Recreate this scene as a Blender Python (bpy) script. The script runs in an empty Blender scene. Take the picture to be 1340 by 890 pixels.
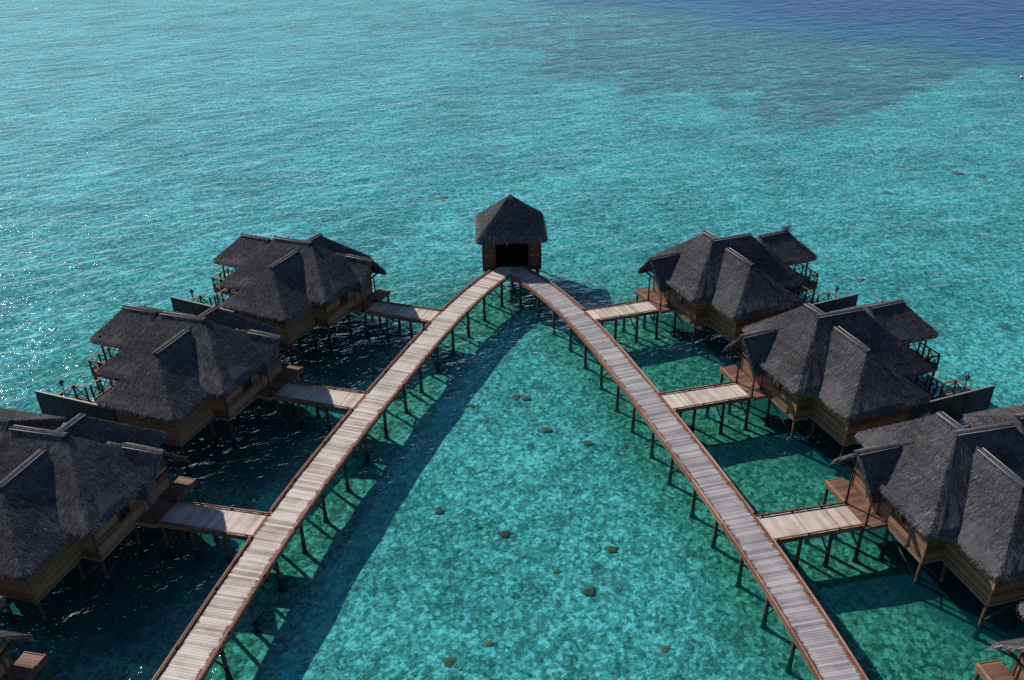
import bpy, math, random
import numpy as np
from mathutils import Matrix, Vector

random.seed(7)
rng = np.random.default_rng(7)
S = 1.9425772925768396
KL = (0.265317, 0.70461, -0.0614725, 0.00549716, -0.000246063, 4.05985e-06)
KR = (0.18319, 0.756891, -0.0678509, 0.00496177, -0.000179417, 2.40478e-06)
WATER_Z, BED_Z = -1.6, -2.45
scene = bpy.context.scene
COL = scene.collection

# ------------------------------------------------------------------ materials
def new_mat(name):
    m = bpy.data.materials.new(name)
    m.use_nodes = True
    nt = m.node_tree
    nt.nodes.clear()
    out = nt.nodes.new('ShaderNodeOutputMaterial')
    return m, nt, out

class NT:
    """small node-building helper"""
    def __init__(s, nt): s.nt = nt
    def n(s, t, **kw):
        x = s.nt.nodes.new(t)
        for k, v in kw.items(): setattr(x, k, v)
        return x
    def link(s, a, b): s.nt.links.new(a, b)
    def val(s, sock, v):
        if hasattr(v, 'is_output'): s.link(v, sock)
        else: sock.default_value = v
    def attr(s, name): return s.n('ShaderNodeAttribute', attribute_name=name).outputs['Fac']
    def math(s, op, a, b=0.0, clamp=False):
        x = s.n('ShaderNodeMath', operation=op, use_clamp=clamp)
        s.val(x.inputs[0], a); s.val(x.inputs[1], b)
        return x.outputs[0]
    def mix(s, f, a, b, blend='MIX'):
        x = s.n('ShaderNodeMix', data_type='RGBA', blend_type=blend)
        s.val(x.inputs[0], f); s.val(x.inputs[6], a); s.val(x.inputs[7], b)
        return x.outputs[2]
    def ramp(s, f, stops):
        x = s.n('ShaderNodeValToRGB')
        e = x.color_ramp.elements
        while len(e) < len(stops): e.new(0.5)
        for i, (p, c) in enumerate(stops):
            e[i].position = p
            e[i].color = c if len(c) == 4 else (*c, 1)
        s.val(x.inputs[0], f)
        return x.outputs[0]
    def smooth(s, f, lo, hi):
        x = s.n('ShaderNodeMapRange', interpolation_type='SMOOTHSTEP')
        s.val(x.inputs[0], f); s.val(x.inputs[1], lo); s.val(x.inputs[2], hi)
        return x.outputs[0]
    def pos(s): return s.n('ShaderNodeNewGeometry').outputs['Position']
    def objco(s): return s.n('ShaderNodeTexCoord').outputs['Object']
    def mapping(s, co, scale=(1, 1, 1), rot=(0, 0, 0), loc=(0, 0, 0)):
        x = s.n('ShaderNodeMapping')
        s.link(co, x.inputs[0])
        x.inputs['Scale'].default_value = scale
        x.inputs['Rotation'].default_value = rot
        x.inputs['Location'].default_value = loc
        return x.outputs[0]
    def noise(s, co, scale, detail=3, rough=0.55, dist=0.0):
        x = s.n('ShaderNodeTexNoise')
        s.link(co, x.inputs['Vector'])
        x.inputs['Scale'].default_value = scale
        x.inputs['Detail'].default_value = detail
        x.inputs['Roughness'].default_value = rough
        x.inputs['Distortion'].default_value = dist
        return x.outputs['Fac']
    def bump(s, h, strength, dist):
        x = s.n('ShaderNodeBump')
        s.val(x.inputs['Height'], h)
        x.inputs['Strength'].default_value = strength
        x.inputs['Distance'].default_value = dist
        return x.outputs[0]
    def pbsdf(s, color, rough=0.8, normal=None, metallic=0.0, spec=0.3):
        x = s.n('ShaderNodeBsdfPrincipled')
        s.val(x.inputs['Base Color'], color if hasattr(color, 'is_output') else (*color, 1))
        s.val(x.inputs['Roughness'], rough)
        x.inputs['Metallic'].default_value = metallic
        x.inputs['Specular IOR Level'].default_value = spec
        if normal is not None: s.link(normal, x.inputs['Normal'])
        return x.outputs[0]

def c4(c): return (*c, 1)

def mat_thatch():
    m, nt, out = new_mat('weathered_thatch'); b = NT(nt)
    p = b.pos()
    tone = b.attr('tone')
    big = b.noise(p, 0.55, 4, 0.6)
    mid = b.noise(p, 3.5, 3, 0.6)
    fine = b.noise(b.mapping(p, (1, 1, 1.3)), 26, 2, 0.7)
    f = b.math('ADD', b.math('MULTIPLY', tone, 0.5), b.math('MULTIPLY', fine, 0.28))
    f = b.math('ADD', f, b.math('MULTIPLY', b.math('SUBTRACT', big, 0.5), 0.55))
    f = b.math('ADD', f, b.math('MULTIPLY', b.math('SUBTRACT', mid, 0.5), 0.35))
    col = b.ramp(f, [(0.05, (0.028, 0.027, 0.029)), (0.38, (0.076, 0.072, 0.074)),
                     (0.62, (0.150, 0.143, 0.142)), (0.95, (0.38, 0.365, 0.355))])
    nrm = b.bump(fine, 0.6, 0.04)
    b.link(b.pbsdf(col, 0.9, nrm, spec=0.08), out.inputs[0])
    return m

def mat_planks(name, light, dark, rust, edge_w, rust_amt=1.0):
    m, nt, out = new_mat(name); b = NT(nt)
    tone, acr = b.attr('tone'), b.attr('acr')
    p = b.pos()
    grain = b.noise(p, 9, 4, 0.65)
    blot = b.noise(p, 0.9, 4, 0.6)
    f = b.math('ADD', b.math('MULTIPLY', tone, 0.6), b.math('MULTIPLY', grain, 0.32))
    f = b.math('ADD', f, b.math('MULTIPLY', b.math('SUBTRACT', blot, 0.5), 0.85))
    col = b.ramp(f, [(0.05, dark), (0.35, tuple(0.5*(x+y) for x, y in zip(light, dark))), (0.6, light), (0.95, tuple(min(0.85, x*1.18) for x in light))])
    # knots and wet spots
    sp = b.smooth(b.noise(p, 5.5, 2, 0.5), 0.67, 0.76)
    col = b.mix(b.math('MULTIPLY', sp, 0.55), col, c4(tuple(x*0.45 for x in dark)))
    # rust-brown wear along the kerbs: its depth differs from board to board
    jag = b.math('ADD', b.math('MULTIPLY', b.attr('wear'), 0.13), b.math('MULTIPLY', b.noise(p, 1.3, 4, 0.7), 0.34))
    e = b.math('SUBTRACT', b.math('ABSOLUTE', acr), b.math('SUBTRACT', edge_w, jag))
    e = b.math('MULTIPLY', b.smooth(b.math('ADD', e, b.math('MULTIPLY', b.math('SUBTRACT', b.noise(b.mapping(p, (1, 1, 1)), 22, 2, 0.6), 0.5), 0.16)), 0.0, 0.15), rust_amt)
    rc = b.mix(grain, c4(tuple(x*0.55 for x in rust)), c4(tuple(x*1.35 for x in rust)))
    col = b.mix(e, col, rc)
    nrm = b.bump(grain, 0.3, 0.01)
    b.link(b.pbsdf(col, 0.75, nrm, spec=0.25), out.inputs[0])
    return m

def mat_wood(name, a, c, scale=6, rough=0.7, stretch=(1, 1, 1), spec=0.25):
    m, nt, out = new_mat(name); b = NT(nt)
    p = b.pos()
    g = b.noise(b.mapping(p, stretch), scale, 4, 0.65)
    f = b.math('ADD', b.math('MULTIPLY', g, 0.62), b.math('MULTIPLY', b.attr('tone'), 0.4))
    col = b.ramp(f, [(0.2, a), (0.8, c)])
    nrm = b.bump(g, 0.3, 0.01)
    b.link(b.pbsdf(col, rough, nrm, spec=spec), out.inputs[0])
    return m

def mat_pile():
    m, nt, out = new_mat('tarred_pile_timber'); b = NT(nt)
    p = b.pos()
    z = b.n('ShaderNodeSeparateXYZ'); b.link(p, z.inputs[0])
    g = b.noise(b.mapping(p, (1, 1, 0.25)), 8, 4, 0.65)
    col = b.ramp(g, [(0.25, (0.018, 0.014, 0.011)), (0.8, (0.10, 0.075, 0.055))])
    wet = b.smooth(b.math('ADD', z.outputs[2], b.math('MULTIPLY', g, 0.5)), -0.75, -1.25)
    col = b.mix(wet, col, (0.012, 0.014, 0.010, 1))
    bd = b.math('ADD', z.outputs[2], b.math('MULTIPLY', g, 0.25))
    band = b.math('MULTIPLY', b.smooth(bd, -1.05, -1.2), b.smooth(bd, -1.5, -1.35))
    col = b.mix(b.math('MULTIPLY', band, 0.55), col, (0.10, 0.105, 0.075, 1))
    b.link(b.pbsdf(col, 0.8, b.bump(g, 0.4, 0.02), spec=0.2), out.inputs[0])
    return m

def mat_plain(name, c, rough=0.5, metallic=0.0, spec=0.4):
    m, nt, out = new_mat(name); b = NT(nt)
    g = b.noise(b.pos(), 7, 3, 0.6)
    col = b.mix(g, c4(tuple(x*0.75 for x in c)), c4(tuple(x*1.2 for x in c)))
    b.link(b.pbsdf(col, rough, None, metallic, spec), out.inputs[0])
    return m

def mat_seabed():
    m, nt, out = new_mat('coral_sand_bed'); b = NT(nt)
    p = b.pos()
    coral, algae, deep = b.attr('coral'), b.attr('algae'), b.attr('deep')
    warp = b.n('ShaderNodeVectorMath', operation='ADD')
    wn = b.n('ShaderNodeTexNoise'); b.link(p, wn.inputs['Vector']); wn.inputs['Scale'].default_value = 1.3
    wn.inputs['Detail'].default_value = 3
    ws = b.n('ShaderNodeVectorMath', operation='SCALE'); b.link(wn.outputs['Color'], ws.inputs[0]); ws.inputs['Scale'].default_value = 0.35
    b.link(p, warp.inputs[0]); b.link(ws.outputs[0], warp.inputs[1])
    wp = warp.outputs[0]
    v = b.n('ShaderNodeTexVoronoi', feature='SMOOTH_F1'); b.link(wp, v.inputs['Vector']); v.inputs['Scale'].default_value = 2.3; v.inputs['Smoothness'].default_value = 0.3
    v2 = b.n('ShaderNodeTexVoronoi', feature='SMOOTH_F1'); b.link(wp, v2.inputs['Vector']); v2.inputs['Scale'].default_value = 4.2; v2.inputs['Smoothness'].default_value = 0.25
    sepv = b.n('ShaderNodeSeparateColor'); b.link(v.outputs['Color'], sepv.inputs[0])
    sepw = b.n('ShaderNodeSeparateColor'); b.link(v2.outputs['Color'], sepw.inputs[0])
    big = b.noise(p, 0.085, 4, 0.6)
    mid = b.noise(wp, 0.55, 4, 0.65)
    fine = b.noise(wp, 4.5, 4, 0.7)
    f = b.math('ADD', b.math('MULTIPLY', sepv.outputs[0], 0.26), b.math('MULTIPLY', sepw.outputs[1], 0.52))
    f = b.math('ADD', f, b.math('MULTIPLY', b.math('SUBTRACT', mid, 0.5), 0.42))
    f = b.math('ADD', f, b.math('MULTIPLY', b.math('SUBTRACT', fine, 0.5), 0.8))
    f = b.math('ADD', f, b.math('MULTIPLY', b.math('SUBTRACT', big, 0.5), 0.95))
    fin2 = b.noise(wp, 11.0, 3, 0.7)
    v3 = b.n('ShaderNodeTexVoronoi', feature='F1'); b.link(wp, v3.inputs['Vector']); v3.inputs['Scale'].default_value = 6.5
    sepx = b.n('ShaderNodeSeparateColor'); b.link(v3.outputs['Color'], sepx.inputs[0])
    f = b.math('ADD', f, b.math('MULTIPLY', b.math('SUBTRACT', fin2, 0.5), 0.7))
    f = b.math('ADD', f, b.math('MULTIPLY', b.math('SUBTRACT', sepx.outputs[2], 0.5), 0.30))
    f = b.math('ADD', f, 0.05)
    sand = b.ramp(f, [(0.0, (0.10, 0.13, 0.085)), (0.3, (0.19, 0.265, 0.21)), (0.55, (0.34, 0.43, 0.36)), (0.8, (0.64, 0.70, 0.60))])
    # scattered dark lumps of dead coral and weed, far and near
    patch = b.smooth(b.math('ADD', b.noise(p, 0.33, 5, 0.62), b.math('MULTIPLY', b.math('SUBTRACT', big, 0.5), 0.5)), 0.62, 0.70)
    sand = b.mix(b.math('MULTIPLY', patch, 0.62), sand, (0.11, 0.10, 0.075, 1))
    # weed and algae round the piles
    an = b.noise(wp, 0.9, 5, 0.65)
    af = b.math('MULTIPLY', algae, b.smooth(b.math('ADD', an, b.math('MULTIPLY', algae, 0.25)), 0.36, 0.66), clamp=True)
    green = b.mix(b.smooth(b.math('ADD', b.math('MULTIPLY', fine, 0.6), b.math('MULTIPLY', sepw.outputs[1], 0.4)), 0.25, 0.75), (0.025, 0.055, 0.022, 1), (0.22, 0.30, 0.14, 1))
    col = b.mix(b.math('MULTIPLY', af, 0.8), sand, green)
    # living reef flat along the drop-off
    cn = b.math('ADD', b.noise(p, 0.22, 6, 0.72), b.math('MULTIPLY', b.math('SUBTRACT', b.noise(p, 0.9, 4, 0.75), 0.5), 0.75))
    cf = b.smooth(b.math('ADD', cn, b.math('MULTIPLY', coral, 0.30)), 0.64, 0.80)
    reef = b.mix(b.noise(p, 0.8, 4, 0.7), (0.08, 0.042, 0.034, 1), (0.34, 0.20, 0.14, 1))
    col = b.mix(b.math('MULTIPLY', cf, 0.84), col, reef)
    col = b.mix(b.math('MULTIPLY', b.attr('villa_shade'), b.smooth(b.math('ADD', an, b.math('MULTIPLY', b.attr('villa_shade'), 0.35)), 0.45, 0.8)), col, (0.045, 0.10, 0.08, 1))  # villa shade painted dark into the bed colour
    col = b.mix(deep, col, (0.02, 0.035, 0.055, 1))
    hn = b.math('ADD', b.math('MULTIPLY', v.outputs['Distance'], -0.4), fine)
    nrm = b.bump(hn, 0.55, 0.22)
    d = b.n('ShaderNodeBsdfDiffuse'); b.link(col, d.inputs[0]); b.link(nrm, d.inputs['Normal'])
    b.link(d.outputs[0], out.inputs[0])
    return m

def mat_water():
    m, nt, out = new_mat('lagoon_water'); b = NT(nt)
    p = b.pos()
    deep = b.attr('deep')
    # wind waves and ripples, crests along one direction
    def crest(ang, sx): return b.mapping(b.mapping(p, (1, 1, 1), (0, 0, -math.radians(ang))), (sx, 1.0, 1.0))
    r0 = b.noise(crest(30, 0.55), 0.26, 3, 0.55, 0.3)
    r1 = b.noise(crest(22, 0.6), 0.70, 3, 0.6, 0.4)
    r2 = b.noise(crest(34, 0.6), 2.2, 3, 0.6, 0.5)
    r3 = b.noise(crest(10, 0.8), 5.5, 3, 0.6)
    gust = b.noise(p, 0.03, 3, 0.5)
    h = b.math('ADD', b.math('MULTIPLY', r1, 0.46), b.math('MULTIPLY', r2, 0.115))
    h = b.math('ADD', h, b.math('MULTIPLY', r0, 0.80))
    h = b.math('ADD', h, b.math('MULTIPLY', r3, 0.036))
    h = b.math('MULTIPLY', h, b.math('ADD', 0.65, b.math('MULTIPLY', gust, 0.7)))
    nrm = b.bump(h, 1.0, 0.55)
    # Schlick reflectance from both sides of the surface (sunlight enters, the eye looks in)
    dt = b.n('ShaderNodeVectorMath', operation='DOT_PRODUCT')
    b.link(b.n('ShaderNodeNewGeometry').outputs['Incoming'], dt.inputs[0]); b.link(nrm, dt.inputs[1])
    co_ = b.math('MAXIMUM', b.math('ABSOLUTE', dt.outputs['Value']), 0.25)   # wave faces seen edge-on hide each other
    fres = b.math('ADD', 0.02, b.math('MULTIPLY', 0.98, b.math('POWER', b.math('SUBTRACT', 1.0, co_, clamp=True), 5.0)))
    gl = b.n('ShaderNodeBsdfGlossy'); gl.inputs[0].default_value = (0.80, 0.93, 1.0, 1); gl.inputs['Roughness'].default_value = 0.045
    b.link(nrm, gl.inputs['Normal'])
    tr = b.n('ShaderNodeBsdfTransparent')
    tr.inputs[0].default_value = (0.395, 0.86, 0.905, 1)
    body = b.n('ShaderNodeBsdfDiffuse')
    bc = b.mix(deep, (0.010, 0.26, 0.38, 1), (0.0005, 0.036, 0.125, 1))
    b.link(bc, body.inputs[0])
    mx = b.n('ShaderNodeMixShader')
    b.val(mx.inputs[0], b.math('ADD', 0.045, b.math('MULTIPLY', deep, 0.90)))
    b.link(tr.outputs[0], mx.inputs[1]); b.link(body.outputs[0], mx.inputs[2])
    top = b.n('ShaderNodeMixShader')
    b.val(top.inputs[0], fres); b.link(mx.outputs[0], top.inputs[1]); b.link(gl.outputs[0], top.inputs[2])
    b.link(top.outputs[0], out.inputs[0])
    return m

M = dict(
    thatch=mat_thatch(),
    deck_left=mat_planks('bleached_planks', (0.53, 0.465, 0.40), (0.25, 0.19, 0.15), (0.17, 0.068, 0.034), 0.92),
    deck_right=mat_planks('grey_planks', (0.36, 0.335, 0.33), (0.16, 0.142, 0.142), (0.17, 0.068, 0.034), 0.92),
    deck_spur=mat_planks('pale_planks', (0.56, 0.475, 0.40), (0.28, 0.21, 0.16), (0.24, 0.11, 0.06), 1.14),
    deck_red=mat_planks('reddish_porch_planks', (0.20, 0.105, 0.070), (0.095, 0.040, 0.026), (0.17, 0.065, 0.035), 1.10),
    kerb=mat_wood('rust_brown_kerb', (0.085, 0.036, 0.022), (0.34, 0.18, 0.115), 3),
    kerb_pink=mat_wood('sun_faded_kerb', (0.12, 0.060, 0.042), (0.48, 0.31, 0.235), 3),
    fascia=mat_wood('brown_fascia', (0.085, 0.036, 0.020), (0.27, 0.13, 0.08), 5),
    stringer=mat_wood('dark_stringer', (0.05, 0.025, 0.016), (0.16, 0.085, 0.055), 5),
    pile=mat_pile(),
    boards=mat_wood('tan_wall_boards', (0.045, 0.018, 0.008), (0.31, 0.170, 0.085), 4, 0.7, (0.5, 0.5, 3)),
    trim=mat_wood('pale_trim_board', (0.09, 0.06, 0.04), (0.26, 0.19, 0.135), 4),
    door=mat_wood('varnished_door_wood', (0.18, 0.07, 0.03), (0.36, 0.17, 0.08), 5),
    rail=mat_wood('dark_rail_wood', (0.022, 0.013, 0.010), (0.085, 0.045, 0.030), 6),
    railtop=mat_wood('red_brown_rail', (0.10, 0.04, 0.022), (0.28, 0.13, 0.075), 6),
    screen=mat_wood('dark_screen_boards', (0.010, 0.013, 0.014), (0.055, 0.066, 0.066), 4),
    bamboo=mat_wood('bleached_pole', (0.24, 0.23, 0.22), (0.54, 0.52, 0.50), 7),
    metal=mat_plain('black_iron', (0.012, 0.012, 0.013), 0.45, 0.6),
    glass=mat_plain('frosted_lamp_glass', (0.55, 0.53, 0.48), 0.25),
    dark=mat_plain('window_glass', (0.012, 0.014, 0.016), 0.15),
    pipe=mat_plain('grey_pipe', (0.20, 0.20, 0.195), 0.6),
    coral=mat_wood('brown_coral', (0.10, 0.035, 0.016), (0.62, 0.20, 0.075), 5, 0.9, spec=0.05),
    buoy=mat_plain('red_float', (0.45, 0.04, 0.04), 0.4),
    buoyw=mat_plain('white_float', (0.75, 0.72, 0.72), 0.4),
    seabed=mat_seabed(), water=mat_water(),
)

# ------------------------------------------------------------------ mesh building
class MB:
    def __init__(s):
        s.v, s.f, s.tone, s.acr, s.wear, s.sm = [], [], [], [], [], []
    def add(s, verts, faces, tone=None, acr=None, wear=None, smooth=False):
        o = len(s.v)
        t = random.random() if tone is None else tone
        w = random.random() if wear is None else wear
        s.v += [tuple(x) for x in verts]
        s.f += [tuple(i + o for i in f) for f in faces]
        s.sm += [smooth] * len(faces)
        s.tone += list(t) if hasattr(t, '__len__') else [t] * len(verts)
        s.acr += list(acr) if acr is not None else [0.0] * len(verts)
        s.wear += [w] * len(verts)
    def box(s, x0, x1, y0, y1, z0, z1, **k):
        v = [(x, y, z) for z in (z0, z1) for x, y in ((x0, y0), (x1, y0), (x1, y1), (x0, y1))]
        s.add(v, [(3, 2, 1, 0), (4, 5, 6, 7), (0, 1, 5, 4), (1, 2, 6, 5), (2, 3, 7, 6), (3, 0, 4, 7)], **k)
    def prism(s, poly, z0, z1, acr=None, **k):
        """vertical prism over a counter-clockwise plan polygon"""
        n = len(poly)
        a = sum(poly[i][0]*poly[(i+1) % n][1]-poly[(i+1) % n][0]*poly[i][1] for i in range(n))
        idx = list(range(n)) if a > 0 else list(range(n))[::-1]
        P = [poly[i] for i in idx]
        A = [acr[i] for i in idx] if acr is not None else [0.0]*n
        v = [(x, y, z0) for x, y in P] + [(x, y, z1) for x, y in P]
        f = [tuple(range(n))[::-1], tuple(range(n, 2*n))] + [(i, (i+1) % n, n+(i+1) % n, n+i) for i in range(n)]
        s.add(v, f, acr=A+A, **k)
    def beam(s, a, b, w, h, up=(0, 0, 1), **k):
        """rectangular bar from a to b"""
        a, b = Vector(a), Vector(b)
        d = (b-a).normalized()
        u = Vector(up)
        if abs(d.dot(u)) > 0.95: u = Vector((1, 0, 0))
        r = d.cross(u).normalized()*w/2
        q = r.cross(d).normalized()*h/2
        v = [p+sr*r+sq*q for p in (a, b) for sr, sq in ((-1, -1), (1, -1), (1, 1), (-1, 1))]
        s.add(v, [(0, 1, 2, 3), (7, 6, 5, 4), (4, 5, 1, 0), (5, 6, 2, 1), (6, 7, 3, 2), (7, 4, 0, 3)], **k)
    def tube(s, pts, rad, n=8, caps=True, **k):
        pts = [Vector(p) for p in pts]
        rad = rad if hasattr(rad, '__len__') else [rad]*len(pts)
        V = []
        for i, p in enumerate(pts):
            d = (pts[min(i+1, len(pts)-1)]-pts[max(i-1, 0)]).normalized()
            u = Vector((0, 0, 1)) if abs(d.z) < 0.9 else Vector((1, 0, 0))
            r = d.cross(u).normalized(); q = r.cross(d).normalized()
            V += [p+rad[i]*(math.cos(2*math.pi*j/n)*r+math.sin(2*math.pi*j/n)*q) for j in range(n)]
        F = []
        for i in range(len(pts)-1):
            for j in range(n):
                F.append((i*n+j, i*n+(j+1) % n, (i+1)*n+(j+1) % n, (i+1)*n+j))
        if caps:
            F.append(tuple(range(n))[::-1]); F.append(tuple(range((len(pts)-1)*n, len(pts)*n)))
        k.setdefault('smooth', True)
        s.add(V, F, **k)
    def lathe(s, c, prof, n=12, **k):
        V, F = [], []
        for r, z in prof:
            V += [(c[0]+r*math.cos(2*math.pi*j/n), c[1]+r*math.sin(2*math.pi*j/n), c[2]+z) for j in range(n)]
        for i in range(len(prof)-1):
            for j in range(n):
                F.append((i*n+j, i*n+(j+1) % n, (i+1)*n+(j+1) % n, (i+1)*n+j))
        F.append(tuple(range(n))[::-1]); F.append(tuple(range((len(prof)-1)*n, len(prof)*n)))
        s.add(V, F, **k)
    def mesh(s, name, mirror=False, lift=0.0):
        v = np.array(s.v, float)
        if mirror: v[:, 0] *= -1
        v[:, 2] += lift
        f = [x[::-1] for x in s.f] if mirror else s.f
        me = bpy.data.meshes.new(name)
        me.from_pydata(v.tolist(), [], f)
        for nm, arr in (('tone', s.tone), ('acr', s.acr), ('wear', s.wear)):
            a = me.attributes.new(nm, 'FLOAT', 'POINT')
            a.data.foreach_set('value', np.array(arr, np.float32))
        me.polygons.foreach_set('use_smooth', s.sm)
        me.update()
        return me
    def build(s, name, mat, parent=None, mirror=False, lift=0.0):
        me = s.mesh(name, mirror, lift)
        me.materials.append(mat)
        o = bpy.data.objects.new(name, me)
        COL.objects.link(o)
        if parent is not None: o.parent = parent
        return o

def tag(o, label=None, cat=None, group=None, kind=None):
    for k, v in (('label', label), ('category', cat), ('group', group), ('kind', kind)):
        if v: o[k] = v
    return o

def empty(name, loc, rz=0.0):
    o = bpy.data.objects.new(name, None)
    o.location = loc; o.rotation_euler = (0, 0, rz)
    o.empty_display_size = 0.5
    COL.objects.link(o)
    return o

def copy_tree(o, parent=None):
    c = o.copy()
    COL.objects.link(c)
    c.parent = parent
    for ch in [x for x in o.children]:
        copy_tree(ch, c)
    return c

# ------------------------------------------------------------------ boardwalk curves
def arm_x(side, y):
    k = KL if side < 0 else KR
    v = 34-y/S
    return side*S*sum(c*v**i for i, c in enumerate(k))

def arm_samples(side, y0, y1, step):
    """points and unit tangents along an arm, walking towards the camera"""
    ys = np.linspace(y0, y1, 4000)
    xs = np.array([arm_x(side, y) for y in ys])
    L = np.concatenate([[0], np.cumsum(np.hypot(np.diff(xs), np.diff(ys)))])
    t = np.arange(0, L[-1], step)
    X, Y = np.interp(t, L, xs), np.interp(t, L, ys)
    dx, dy = np.gradient(X), np.gradient(Y)
    n = np.hypot(dx, dy)
    return np.stack([X, Y], 1), np.stack([dx/n, dy/n], 1)

def clip_half(poly, f):
    """keep the part of a polygon of (x, y, a) where f(x, y) >= 0"""
    out = []
    for i in range(len(poly)):
        p, q = poly[i], poly[(i+1) % len(poly)]
        fp, fq = f(p[0], p[1]), f(q[0], q[1])
        if fp >= 0: out.append(p)
        if fp*fq < 0:
            t = fp/(fp-fq)
            out.append(tuple(a+(b-a)*t for a, b in zip(p, q)))
    return out

JUNCTION = {  # where each footbridge leaves the outer edge of its arm: far corner, near corner
    (-1, 1): ((-5.37, 59.05), (-6.07, 57.24)), (-1, 2): ((-9.65, 47.80), (-10.25, 45.89)), (-1, 3): ((-13.22, 36.11), (-13.70, 34.33)),
    (1, 1): ((5.43, 58.73), (6.24, 56.96)), (1, 2): ((9.39, 46.97), (9.98, 45.11)), (1, 3): ((12.69, 35.16), (13.05, 33.30))}
POSE = {  # foot of each villa (near end of its footbridge) and its heading
    (1, 1): (11.202, 58.415, 21.91), (1, 2): (15.170, 46.453, 19.26), (1, 3): (18.062, 34.318, 14.31), (1, 4): (20.30, 21.83, 10.0),
    (-1, 1): (-11.263, 59.167, -25.72), (-1, 2): (-15.610, 47.565, -20.83), (-1, 3): (-18.990, 35.559, -16.18), (-1, 4): (-21.68, 23.28, -12.0)}

def pile_mb(x, y, z_top, r=0.105, lean=0.05):
    m = MB()
    lx, ly = random.uniform(-lean, lean), random.uniform(-lean, lean)
    zb = BED_Z-0.1
    m.tube([(x, y, z_top), (x+lx*0.4, y+ly*0.4, z_top*0.5+zb*0.5), (x+lx, y+ly, zb)],
           [r*random.uniform(0.85, 1), r, r*random.uniform(1.05, 1.3)], 9)
    # swollen crust of weed and barnacles at the foot
    m.lathe((x+lx, y+ly, BED_Z-0.05), [(r*1.7, 0), (r*1.45, 0.12), (r*1.1, 0.3)], 8, smooth=True)
    return m

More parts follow.
